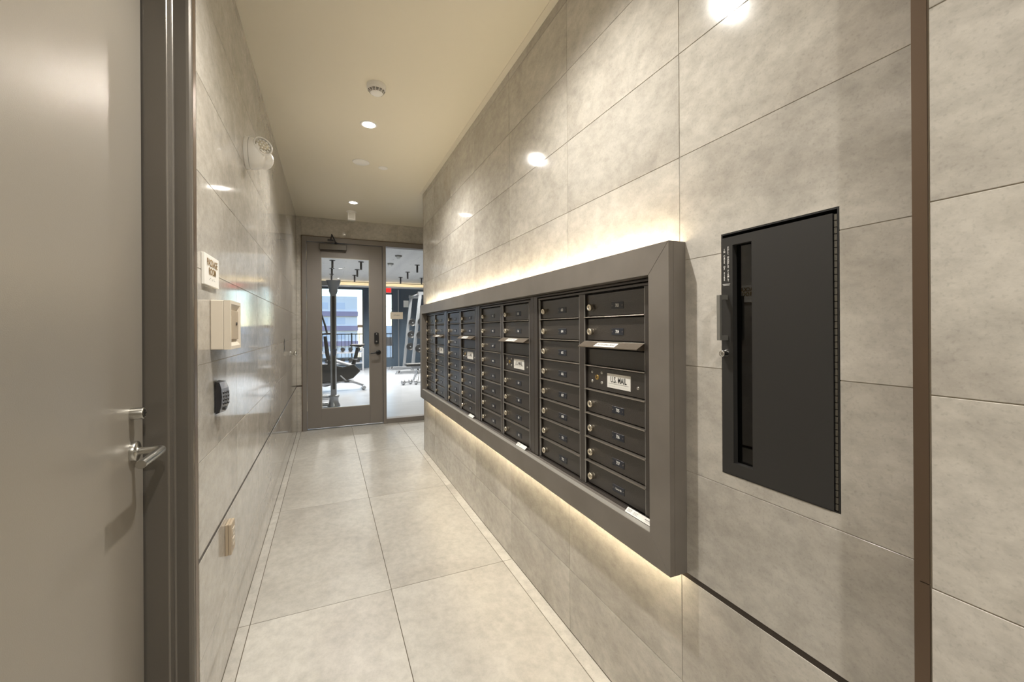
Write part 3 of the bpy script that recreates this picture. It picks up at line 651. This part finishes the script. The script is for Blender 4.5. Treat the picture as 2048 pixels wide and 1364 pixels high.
for (r0, z0, r1, z1) in ((.0485, -.0352, .0460, -.0382), (.0445, -.0400, .0420, -.0430), (.0400, -.0455, .0378, -.0480)):
    for k in range(14):
        a0_ = 2 * math.pi * k / 14 + .05; a1_ = 2 * math.pi * (k + 1) / 14 - .05; e = .0009
        MB().add([((r + e) * math.cos(a), (r + e) * math.sin(a), z - e) for (r, z) in ((r0, z0), (r1, z1)) for a in (a0_, (a0_ + a1_) / 2, a1_)], [(0, 1, 4, 3), (1, 2, 5, 4)]).build('vent_slot', 'vent_dark', sm)
def cover(x, y, r, label):
    c = thing('sprinkler_cover', (x, y, ZC), 0, label, 'cover plate', 'flat round cover plates on the ceiling')
    MB().lathe([(r, -.001), (r, -.0045), (r - .004, -.0065), (0, -.007)], (0, 0, 0), (0, 0, 1), 40).build('disc', 'plastic_white', c)
cover(.274, 3.895, .071, 'larger of two flat round white cover plates on the ceiling')
cover(.469, 3.955, .041, 'smaller of two flat round white cover plates on the ceiling')
se = thing('ceiling_sensor', (.277, 5.573, ZC), 0, 'white box sensor hanging from the ceiling before the gym door', 'sensor')
MB().lathe([(.062, 0), (.062, -.008), (.055, -.014)], (0, 0, 0), (0, 0, 1), 28).build('base', 'plastic_white', se)
MB().box(-.045, .045, -.03, .03, -.112, -.014).build('housing', 'plastic_white', se, bev=.004)
MB().box(-.030, .030, -.034, -.030, -.095, -.032).build('lens', 'label_white', se, bev=.003)

# ------------------------------------------------------------------ the gym beyond the glass
GX0, GX1, GY0, GY1, GZ = -4.2, 5.6, YF + .17, 15.2, 2.95
gfl = struct('floor_gym', MB().box(GX0, GX1, YF + .12, GY1 + .3, -.1, -.001), 'gym_floor', 'grey rubber gym floor beyond the glass door')
gce = struct('ceiling_gym', MB().box(GX0, GX1, GY0, GY1 + .3, GZ + .02, GZ + .2), 'gym_white', 'white plank ceiling of the gym')
PW = .19; k = 0; y = GY0 + .02
while y < GY1 - .35:
    for (xa, xb) in ((GX0, .9 + .5 * ((k * 7) % 5 - 2)), (.9 + .5 * ((k * 7) % 5 - 2), GX1)):
        MB().box(xa + .003, xb - .003, 0, PW - .006, 0, .018).build('plank', 'gym_plank', gce, (0, y, GZ))
    y += PW; k += 1
struct('wall_gym_side', MB().box(GX0 - .2, GX0, GY0, GY1 + .3, 0, GZ + .2).box(GX1, GX1 + .2, GY0, GY1 + .3, 0, GZ + .2), 'navy_paint', 'navy painted side walls of the gym')
struct('wall_gym_door', MB().box(GX0, -.62, YF + .05, YF + .17, 0, GZ + .2).box(2.9, GX1, YF + .05, YF + .17, 0, GZ + .2), 'gym_white', 'white gym wall beside the corridor door')
WINS = [(-4.0, -2.75, .34, 2.74), (-2.65, -1.36, .34, 2.74), (-1.26, -.30, .34, 2.74), (-.21, 1.125, .34, 2.74), (1.52, 2.116, .30, 2.60)]
gw = MB(); xs = GX0
for (a, b, z0, z1) in WINS:
    gw.box(xs, a, GY1, GY1 + .3, 0, GZ + .2).box(a, b, GY1, GY1 + .3, 0, z0).box(a, b, GY1, GY1 + .3, z1, GZ + .2); xs = b
gw.box(xs, GX1, GY1, GY1 + .3, 0, GZ + .2)
struct('wall_gym_window', gw, 'navy_paint', 'navy painted gym wall with tall windows')
for n, (a, b, z0, z1) in enumerate(WINS):
    w_ = thing(f'window_{n + 2}', (a, GY1 + .1, z0), label=f'tall gym window onto the terrace, {["first", "second", "third", "fourth", "narrow last"][n]} along the navy wall', kind='structure'); ww, wh = b - a, z1 - z0
    MB().box(0, ww, .02, .028, 0, wh).build('pane', 'clear_glass', w_)
    MB().box(0, .03, 0, .06, 0, wh).box(ww - .03, ww, 0, .06, 0, wh).box(.03, ww - .03, 0, .06, 0, .03).box(.03, ww - .03, 0, .06, wh - .03, wh).build('window_frame', 'window_frame', w_)
struct('trim_8', MB().box(GX0, GX1, GY1 - .34, GY1 - .30, 2.78, 2.815).box(GX0, GX1, GY1 - .30, GY1, 2.78, 2.80).box(GX0, GX1, GY1 - .012, GY1, 2.80, GZ), 'gym_white', 'light cove ledge above the gym windows')
cv = thing('cove_light', (0, GY1 - .2, 2.801), 0, 'warm cove light strip above the gym windows', 'light strip')
MB().box(GX0 + .1, GX1 - .1, -.01, .01, 0, .012).build('led_strip', 'cove_led', cv)
struct('trim_9', MB().box(2.285, 2.318, GY1 - .012, GY1, 0, 2.74), 'gym_silver', 'pale vertical edge strip on the navy gym wall')
xs_ = thing('exit_sign', (1.895, GY1 - .06, 2.62), 0, 'red lit exit sign above the narrow gym window', 'exit sign')
MB().box(-.16, .16, 0, .05, .0, .20).build('housing', 'gym_white', xs_, bev=.004); MB().box(-.15, .15, -.004, 0, .01, .19).build('lit_face', 'exit_red', xs_)
nb = thing('notice_sheet', (2.57, GY1 - .004, 2.12), 0, 'white notice sheet on the navy gym wall', 'notice'); MB().box(-.09, .09, 0, .003, 0, .24).build('paper', 'label_white', nb)
def pendant(x, y, label):
    p = thing('gym_pendant', (x, y, GZ), 0, label, 'ceiling light', 'black cylinder lights on the gym ceiling')
    MB().lathe([(.065, 0), (.065, -.010), (.05, -.014)], (0, 0, 0), (0, 0, 1), 20).build('canopy', 'gym_black', p)
    MB().lathe([(.024, -.012), (.024, -.195), (.021, -.195), (.020, -.19)], (0, 0, 0), (0, 0, 1), 16).build('cylinder_body', 'gym_black', p)
    MB().lathe([(.0205, -.1905), (0, -.1915)], (0, 0, 0), (0, 0, 1), 16).build('lens', 'pendant_lens', p)
    ld = bpy.data.lights.new('pendant_lamp', 'SPOT'); ld.energy = PENDANT_W; ld.color = (1, .95, .88); ld.spot_size = math.radians(150); ld.spot_blend = 1; ld.shadow_soft_size = .03
    lo = bpy.data.objects.new('lamp', ld); COL.objects.link(lo); lo.parent = p; lo.location = (0, 0, -.23)
for cx_, cn in ((.10, 'above the tall steel column'), (.73, 'in the middle of the door glass'), (2.07, 'seen through the sidelight'), (2.72, 'above the slanted weight rack')):
    for y_, rn in ((10.56, 'front'), (11.95, 'middle'), (13.2, 'rear')):
        pendant(cx_, y_, f'unseen black cylinder ceiling light added {cn}, {rn} one of its row')
for x_, n_ in ((.73, 'over the machines by the glass door'), (2.07, 'over the open floor by the sidelight')): pendant(x_, 8.6, f'unseen black cylinder ceiling light added {n_}')  # unseen pendants, added to brighten the front of the machines
for x_, y_, n_ in ((1.426, 9.36, 'nearer'), (1.416, 10.56, 'farther')):
    s_ = thing('gym_detector', (x_, y_, GZ), 0, f'{n_} of two round detectors on the gym ceiling', 'detector', 'round detectors on the gym ceiling')
    MB().lathe([(.075, 0), (.075, -.02), (.05, -.035)], (0, 0, 0), (0, 0, 1), 24).build('base', 'zinc', s_); MB().lathe([(.045, -.035), (.035, -.075), (0, -.08)], (0, 0, 0), (0, 0, 1), 24).build('dome', 'gym_white', s_)

# cable column just inside the door
cc = thing('cable_column', (.085, 7.80, 0), 0, 'tall steel cable machine column with flared top behind the door glass', 'gym machine')
MB().lathe([(.105, 0), (.100, .03), (.080, .06), (.072, .14), (.088, .165), (.088, .19), (.060, .20)], (0, 0, 0), (0, 0, 1), 24).build('foot', 'gym_silver', cc)
MB().box(-.050, .046, -.05, .05, .195, 1.98).build('post', 'gym_steel', cc, bev=.015)
MB().box(-.022, .020, -.056, -.050, .30, 1.90).build('slot', 'gym_black', cc)
MB().lathe([(.055, 1.94), (.07, 1.99), (.068, 2.03), (.085, 2.06), (.115, 2.14), (.12, 2.17)], (0, 0, 0), (0, 0, 1), 24).build('cap', 'gym_steel', cc)
MB().prism([(.10, -.045, 2.10), (.12, -.045, 2.185), (-.9, -.045, 2.08), (-.9, -.045, 2.00)], (0, .09, 0)).build('arm', 'gym_steel', cc, bev=.01)
MB().box(-.012, .030, -.078, -.056, .88, .99).build('pulley_carriage', 'gym_blue', cc, bev=.004)
MB().tube([(-.09, 0, .045), (-.75, .0, .045)], .032, 12).build('base_tube', 'gym_silver', cc); MB().tube([(-.07, .9, .045), (-.75, .9, .045)], .032, 12).build('base_tube', 'gym_silver', cc)
MB().tube([(-.45, .0, .045), (-.45, .9, .045)], .03, 10).build('base_tube', 'gym_silver', cc)

# exercise bike
bk = thing('exercise_bike', (.0, 9.9, 0), 0, 'dark exercise bike with grey saddle behind the steel column', 'exercise bike')
MB().tube([(.72, -.28, .055), (.72, .28, .055)], .036, 12).build('stabiliser', 'gym_silver', bk); MB().tube([(-.32, -.26, .05), (-.32, .26, .05)], .034, 12).build('stabiliser', 'gym_silver', bk)
MB().tube([(.72, 0, .085), (.50, 0, .17), (.25, 0, .19), (-.30, 0, .10)], .038, 12).build('base_beam', 'gym_steel', bk)
MB().lathe([(.02, -.02), (.235, -.018), (.245, -.01), (.245, .012), (.235, .018), (.02, .02)], (-.06, 0, .33), (0, 1, 0), 36).build('flywheel', 'gym_black', bk)
MB().prism([(-.18, -.06, .22), (.08, -.06, .16), (.50, -.06, .24), (.66, -.06, .40), (.52, -.06, .56), (.30, -.06, .50), (.02, -.06, .58), (-.12, -.06, .50)][::-1], (0, .12, 0)).build('shroud', 'gym_black', bk, bev=.02)
MB().tube([(.48, 0, .46), (.56, 0, .70), (.60, 0, .92)], [.048, .042, .032], 12).build('seat_post', 'gym_black', bk)
MB().lathe([(.05, -.01), (.052, .02)], (.545, 0, .66), (.1, 0, 1), 14).build('clamp', 'gym_silver', bk)
sd = MB(); vs = []
for (x, hw, z, t) in ((.44, .018, .975, .02), (.50, .025, .985, .03), (.57, .055, .985, .045), (.65, .105, .985, .06), (.72, .115, .995, .05), (.75, .075, .99, .03)):
    vs += [(x, -hw, z - t * .4), (x, -hw * .5, z + .012), (x, hw * .5, z + .012), (x, hw, z - t * .4), (x, hw * .4, z - t), (x, -hw * .4, z - t)]
sd.add(vs, [(k * 6 + i, k * 6 + (i + 1) % 6, (k + 1) * 6 + (i + 1) % 6, (k + 1) * 6 + i) for k in range(5) for i in range(6)] + [(5, 4, 3, 2, 1, 0), (30, 31, 32, 33, 34, 35)], 0, True); sd.build('saddle', 'gym_pad', bk)
MB().tube([(.52, 0, .50), (.20, 0, .62), (-.02, 0, .66)], [.035, .035, .04], 12).build('top_tube', 'gym_steel', bk)
MB().tube([(.06, 0, .45), (-.02, 0, .80), (-.06, 0, 1.18)], [.05, .042, .035], 12).build('head_post', 'gym_black', bk)
MB().tube([(.14, -.20, 1.25), (-.02, -.22, 1.24), (-.16, -.12, 1.22), (-.16, .12, 1.22), (-.02, .22, 1.24), (.14, .20, 1.25)], .017, 10).build('handlebar', 'gym_pad', bk)
for s in (-1, 1): MB().tube([(-.02, s * .06, 1.24), (-.06, s * .06, 1.42), (-.13, s * .07, 1.66)], [.02, .02, .017], 10).build('grip_horn', 'gym_pad', bk)
MB().box(-.20, -.16, -.16, .16, 1.27, 1.46).build('console', 'gym_black', bk, bev=.01)
MB().tube([(.24, -.09, .32), (.36, -.10, .20)], .014, 8).build('crank', 'gym_silver', bk); MB().box(.32, .42, -.20, -.11, .175, .205).build('pedal', 'gym_black', bk, bev=.006)
MB().tube([(.24, .09, .32), (.12, .10, .44)], .014, 8).build('crank', 'gym_silver', bk); MB().box(.07, .17, .11, .20, .43, .46).build('pedal', 'gym_black', bk, bev=.006)

# slanted weight rack
rk = thing('weight_rack', (2.3, 13.3, 0), 0, 'grey slanted weight rack against the navy gym wall', 'gym machine')
for y_ in (-.72, .78):
    MB().box(-.42, .95, y_ - .05, y_ + .05, .02, .10).build('base_foot', 'rack_grey', rk, bev=.01)
    MB().prism([(-.42, y_ - .05, .0), (-.50, y_ - .05, .0), (-.44, y_ - .05, .10), (-.36, y_ - .05, .10)], (0, .1, 0)).build('foot_pad', 'gym_silver', rk)
    MB().prism([(-.045, y_ - .035, .10), (.045, y_ - .035, .10), (.295, y_ - .035, 2.40), (.205, y_ - .035, 2.40)], (0, .07, 0)).build('upright', 'rack_grey', rk, bev=.006)
    MB().tube([(.32, y_, .12), (.50, y_, 2.36)], .022, 10).build('guide_rod', 'gym_silver', rk)
    MB().box(.18, .62, y_ - .04, y_ + .04, 2.36, 2.46).build('top_bracket', 'rack_grey', rk, bev=.006)
    for z_ in (.75, 1.15, 1.55): MB().cyl((.12 + z_ * .10, y_ - .16, z_), (.12 + z_ * .10, y_ - .05, z_), .018, n=10).build('peg', 'gym_silver', rk)
MB().tube([(.25, -.72, 2.40), (.25, .78, 2.40)], .035, 12).build('top_beam', 'gym_silver', rk)
MB().box(.78, .88, -.72, .78, .02, .10).build('rear_beam', 'rack_grey', rk)
bb_ = thing('barbell', (2.66, 13.33, 1.12), 0, 'steel barbell held across the slanted weight rack', 'barbell')
MB().cyl((0, -1.05, 0), (0, 1.05, 0), .014, n=12).build('bar', 'gym_silver', bb_)
for s in (-1, 1): MB().cyl((0, s * .95, 0), (0, s * 1.05, 0), .025, n=12).build('sleeve', 'gym_silver', bb_)
for z_ in (.75, 1.15, 1.55):
    for k, y_ in enumerate((-.72, .78)):
        wp = thing('weight_plate', (2.3 + .12 + z_ * .10, 13.3 + y_ - .10, z_), 0, f"{['low', 'middle', 'high'][int((z_ - .7) / .4)]} dark weight plate on the {['nearer', 'farther'][k]} upright of the rack", 'weight plate', 'weight plates stored on the rack pegs')
        MB().lathe([(.022, -.012), (.11, -.012), (.115, -.018), (.125, -.018), (.125, .018), (.115, .018), (.11, .012), (.022, .012)], (0, 0, 0), (0, 1, 0), 28).build('disc', 'gym_black', wp)

# bench
bn = thing('weight_bench', (1.76, 10.55, 0), 0, 'padded weight bench on curved tube legs seen through the sidelight', 'bench')
MB().box(0, 1.15, -.14, .14, .40, .47).build('pad', 'gym_pad', bn, bev=.02)
MB().box(.15, 1.05, -.03, .03, .33, .40).build('spine', 'gym_steel', bn, bev=.006)
for x_ in (.25, .95): MB().tube([(x_, -.26, .03), (x_, -.22, .06), (x_ + .05, -.10, .24), (x_ + .06, 0, .33), (x_ + .05, .10, .24), (x_, .22, .06), (x_, .26, .03)], .028, 10).build('leg', 'gym_silver', bn)
for k, (x_, y_) in enumerate(((1.72, 10.12), (2.02, 10.02))):
    db_ = thing('dumbbell', (x_, y_, .062), 25 - 40 * k, f"steel dumbbell on the floor {['nearer the door mullion', 'farther along the bench'][k]}", 'dumbbell', 'dumbbells on the gym floor beside the bench')
    MB().cyl((-.07, 0, 0), (.07, 0, 0), .015, n=10).build('handle', 'gym_silver', db_)
    for s in (-1, 1): MB().lathe([(.045, 0), (.060, .012), (.060, .06), (.045, .072)], (s * .065, 0, 0), (s, 0, 0), 8).build('head', 'gym_silver', db_)

# low dumbbell rack under the window
dr = thing('dumbbell_rack', (.15, 14.5, 0), 0, 'low dumbbell rack below the large gym window', 'rack')
for z_ in (.22, .56): MB().prism([(-.8, -.16, z_), (-.8, .16, z_ + .05), (-.8, .16, z_ + .08), (-.8, -.16, z_ + .03)], (1.7, 0, 0)).build('shelf', 'gym_steel', dr)
for x_ in (-.78, .86): MB().box(x_, x_ + .05, -.18, .18, 0, .72).build('side_frame', 'gym_steel', dr, bev=.006)
for r, z_ in enumerate((.22, .56)):
    for k in range(7):
        db_ = thing('dumbbell', (.15 - .66 + k * .235, 14.5, z_ + .125), 90, f"{['first', 'second', 'third', 'fourth', 'fifth', 'sixth', 'seventh'][k]} dumbbell from the steel column side on the {['lower', 'upper'][r]} shelf of the rack", 'dumbbell', 'dumbbells on the low rack')
        MB().cyl((-.07, 0, 0), (.07, 0, 0), .015, n=10).build('handle', 'gym_silver', db_)
        for s in (-1, 1): MB().lathe([(.05, 0), (.066, .012), (.066, .07), (.05, .082)], (s * .06, 0, 0), (s, 0, 0), 8).build('head', 'gym_black', db_)

# ------------------------------------------------------------------ outside: terrace, railing, neighbouring buildings, bare tree
struct('ground', MB().box(-14, 18, GY1 + .3, 19.2, -.25, -.02), 'terrace', 'pale paved terrace outside the gym windows')
rl = thing('terrace_railing', (0, 18.6, -.02), 0, 'dark metal balcony railing outside the gym windows', 'railing')
MB().box(-8, 10, -.025, .025, 1.14, 1.18).build('top_rail', 'gym_black', rl); MB().box(-8, 10, -.015, .015, .08, .11).build('bottom_rail', 'gym_black', rl)
bal = MB().box(-.008, .008, -.008, .008, .11, 1.14).build('baluster', 'gym_black', rl, (-7.9, 0, 0))
for k in range(1, 128):
    if -3.5 < -7.9 + k * .14 < 6: link('baluster', bal.data, rl, (-7.9 + k * .14, 0, 0))
for k in range(9): MB().box(-.025, .025, -.025, .025, 0, 1.2).build('post', 'gym_black', rl, (-7.2 + k * 2.0 + .1, 0, 0))
def building(name, x0, x1, y0, y1, h, label, bands, wins):
    b = thing(name, ((x0 + x1) / 2, y0, -12), 0, label, 'building'); w_ = (x1 - x0) / 2
    MB().box(-w_, w_, 0, y1 - y0, 0, h + 12).build('wall', 'facade_white', b)
    for (z0, z1) in bands: MB().box(-w_ - .1, w_ + .1, -.35, 0, z0 + 12, z1 + 12).build('balcony_band', 'facade_lilac', b)
    for (wx, z0, z1, ww, mt) in wins: MB().box(wx - ww / 2, wx + ww / 2, -.04, .01, z0 + 12, z1 + 12).build('window', mt, b)
building('apartment_building', -34, 5.6, 92, 104, 8.2, 'white apartment building with lilac balcony bands beyond the terrace', [(4.1, 5.1), (1.15, 2.15), (-2, -1)],
         [(7 + 3.2 * k, z, z + 1.3, 1.6, 'facade_glass') for k in range(4) for z in (2.5, 5.6, -.6)])
building('pale_building', 11, 60, 120, 140, 2.4, 'plain pale building far beyond the terrace', [], [(-20 + 4.4 * k, -3.2, -.8, 2.0, 'facade_brown') for k in range(9)])
pq = thing('window_notice', (1.02, GY1 + .117, 1.40), 0, 'small brown notice stuck on the large gym window', 'notice'); MB().box(-.085, .085, 0, .002, 0, .09).build('card', 'facade_brown', pq)
tr = thing('bare_tree', (4.05, 21.5, -4), 0, 'bare winter tree outside the narrow gym window', 'tree')
tk = MB().tube([(0, 0, 0), (.05, 0, 3.2), (-.1, .05, 4.6), (-.05, 0, 5.4)], [.16, .12, .09, .05], 10); tk.build('trunk', 'bark', tr)
rnd = random.Random(3)
for k in range(26):
    z0 = 3.2 + rnd.random() * 2.4; a = rnd.random() * 6.28; l = .7 + rnd.random() * .9
    p1 = (math.cos(a) * l * .5, math.sin(a) * l * .5, z0 + l * .45); p2 = (math.cos(a + .3) * l, math.sin(a + .3) * l, z0 + l * 1.0)
    br_ = MB().tube([(-.03, .02, z0), p1, p2], [.03, .02, .006], 6)
    p3 = (p1[0] + math.cos(a - .9) * .5, p1[1] + math.sin(a - .9) * .5, p1[2] + .35); br_.tube([p1, p3], [.014, .004], 5); br_.build('branch', 'bark', tr)
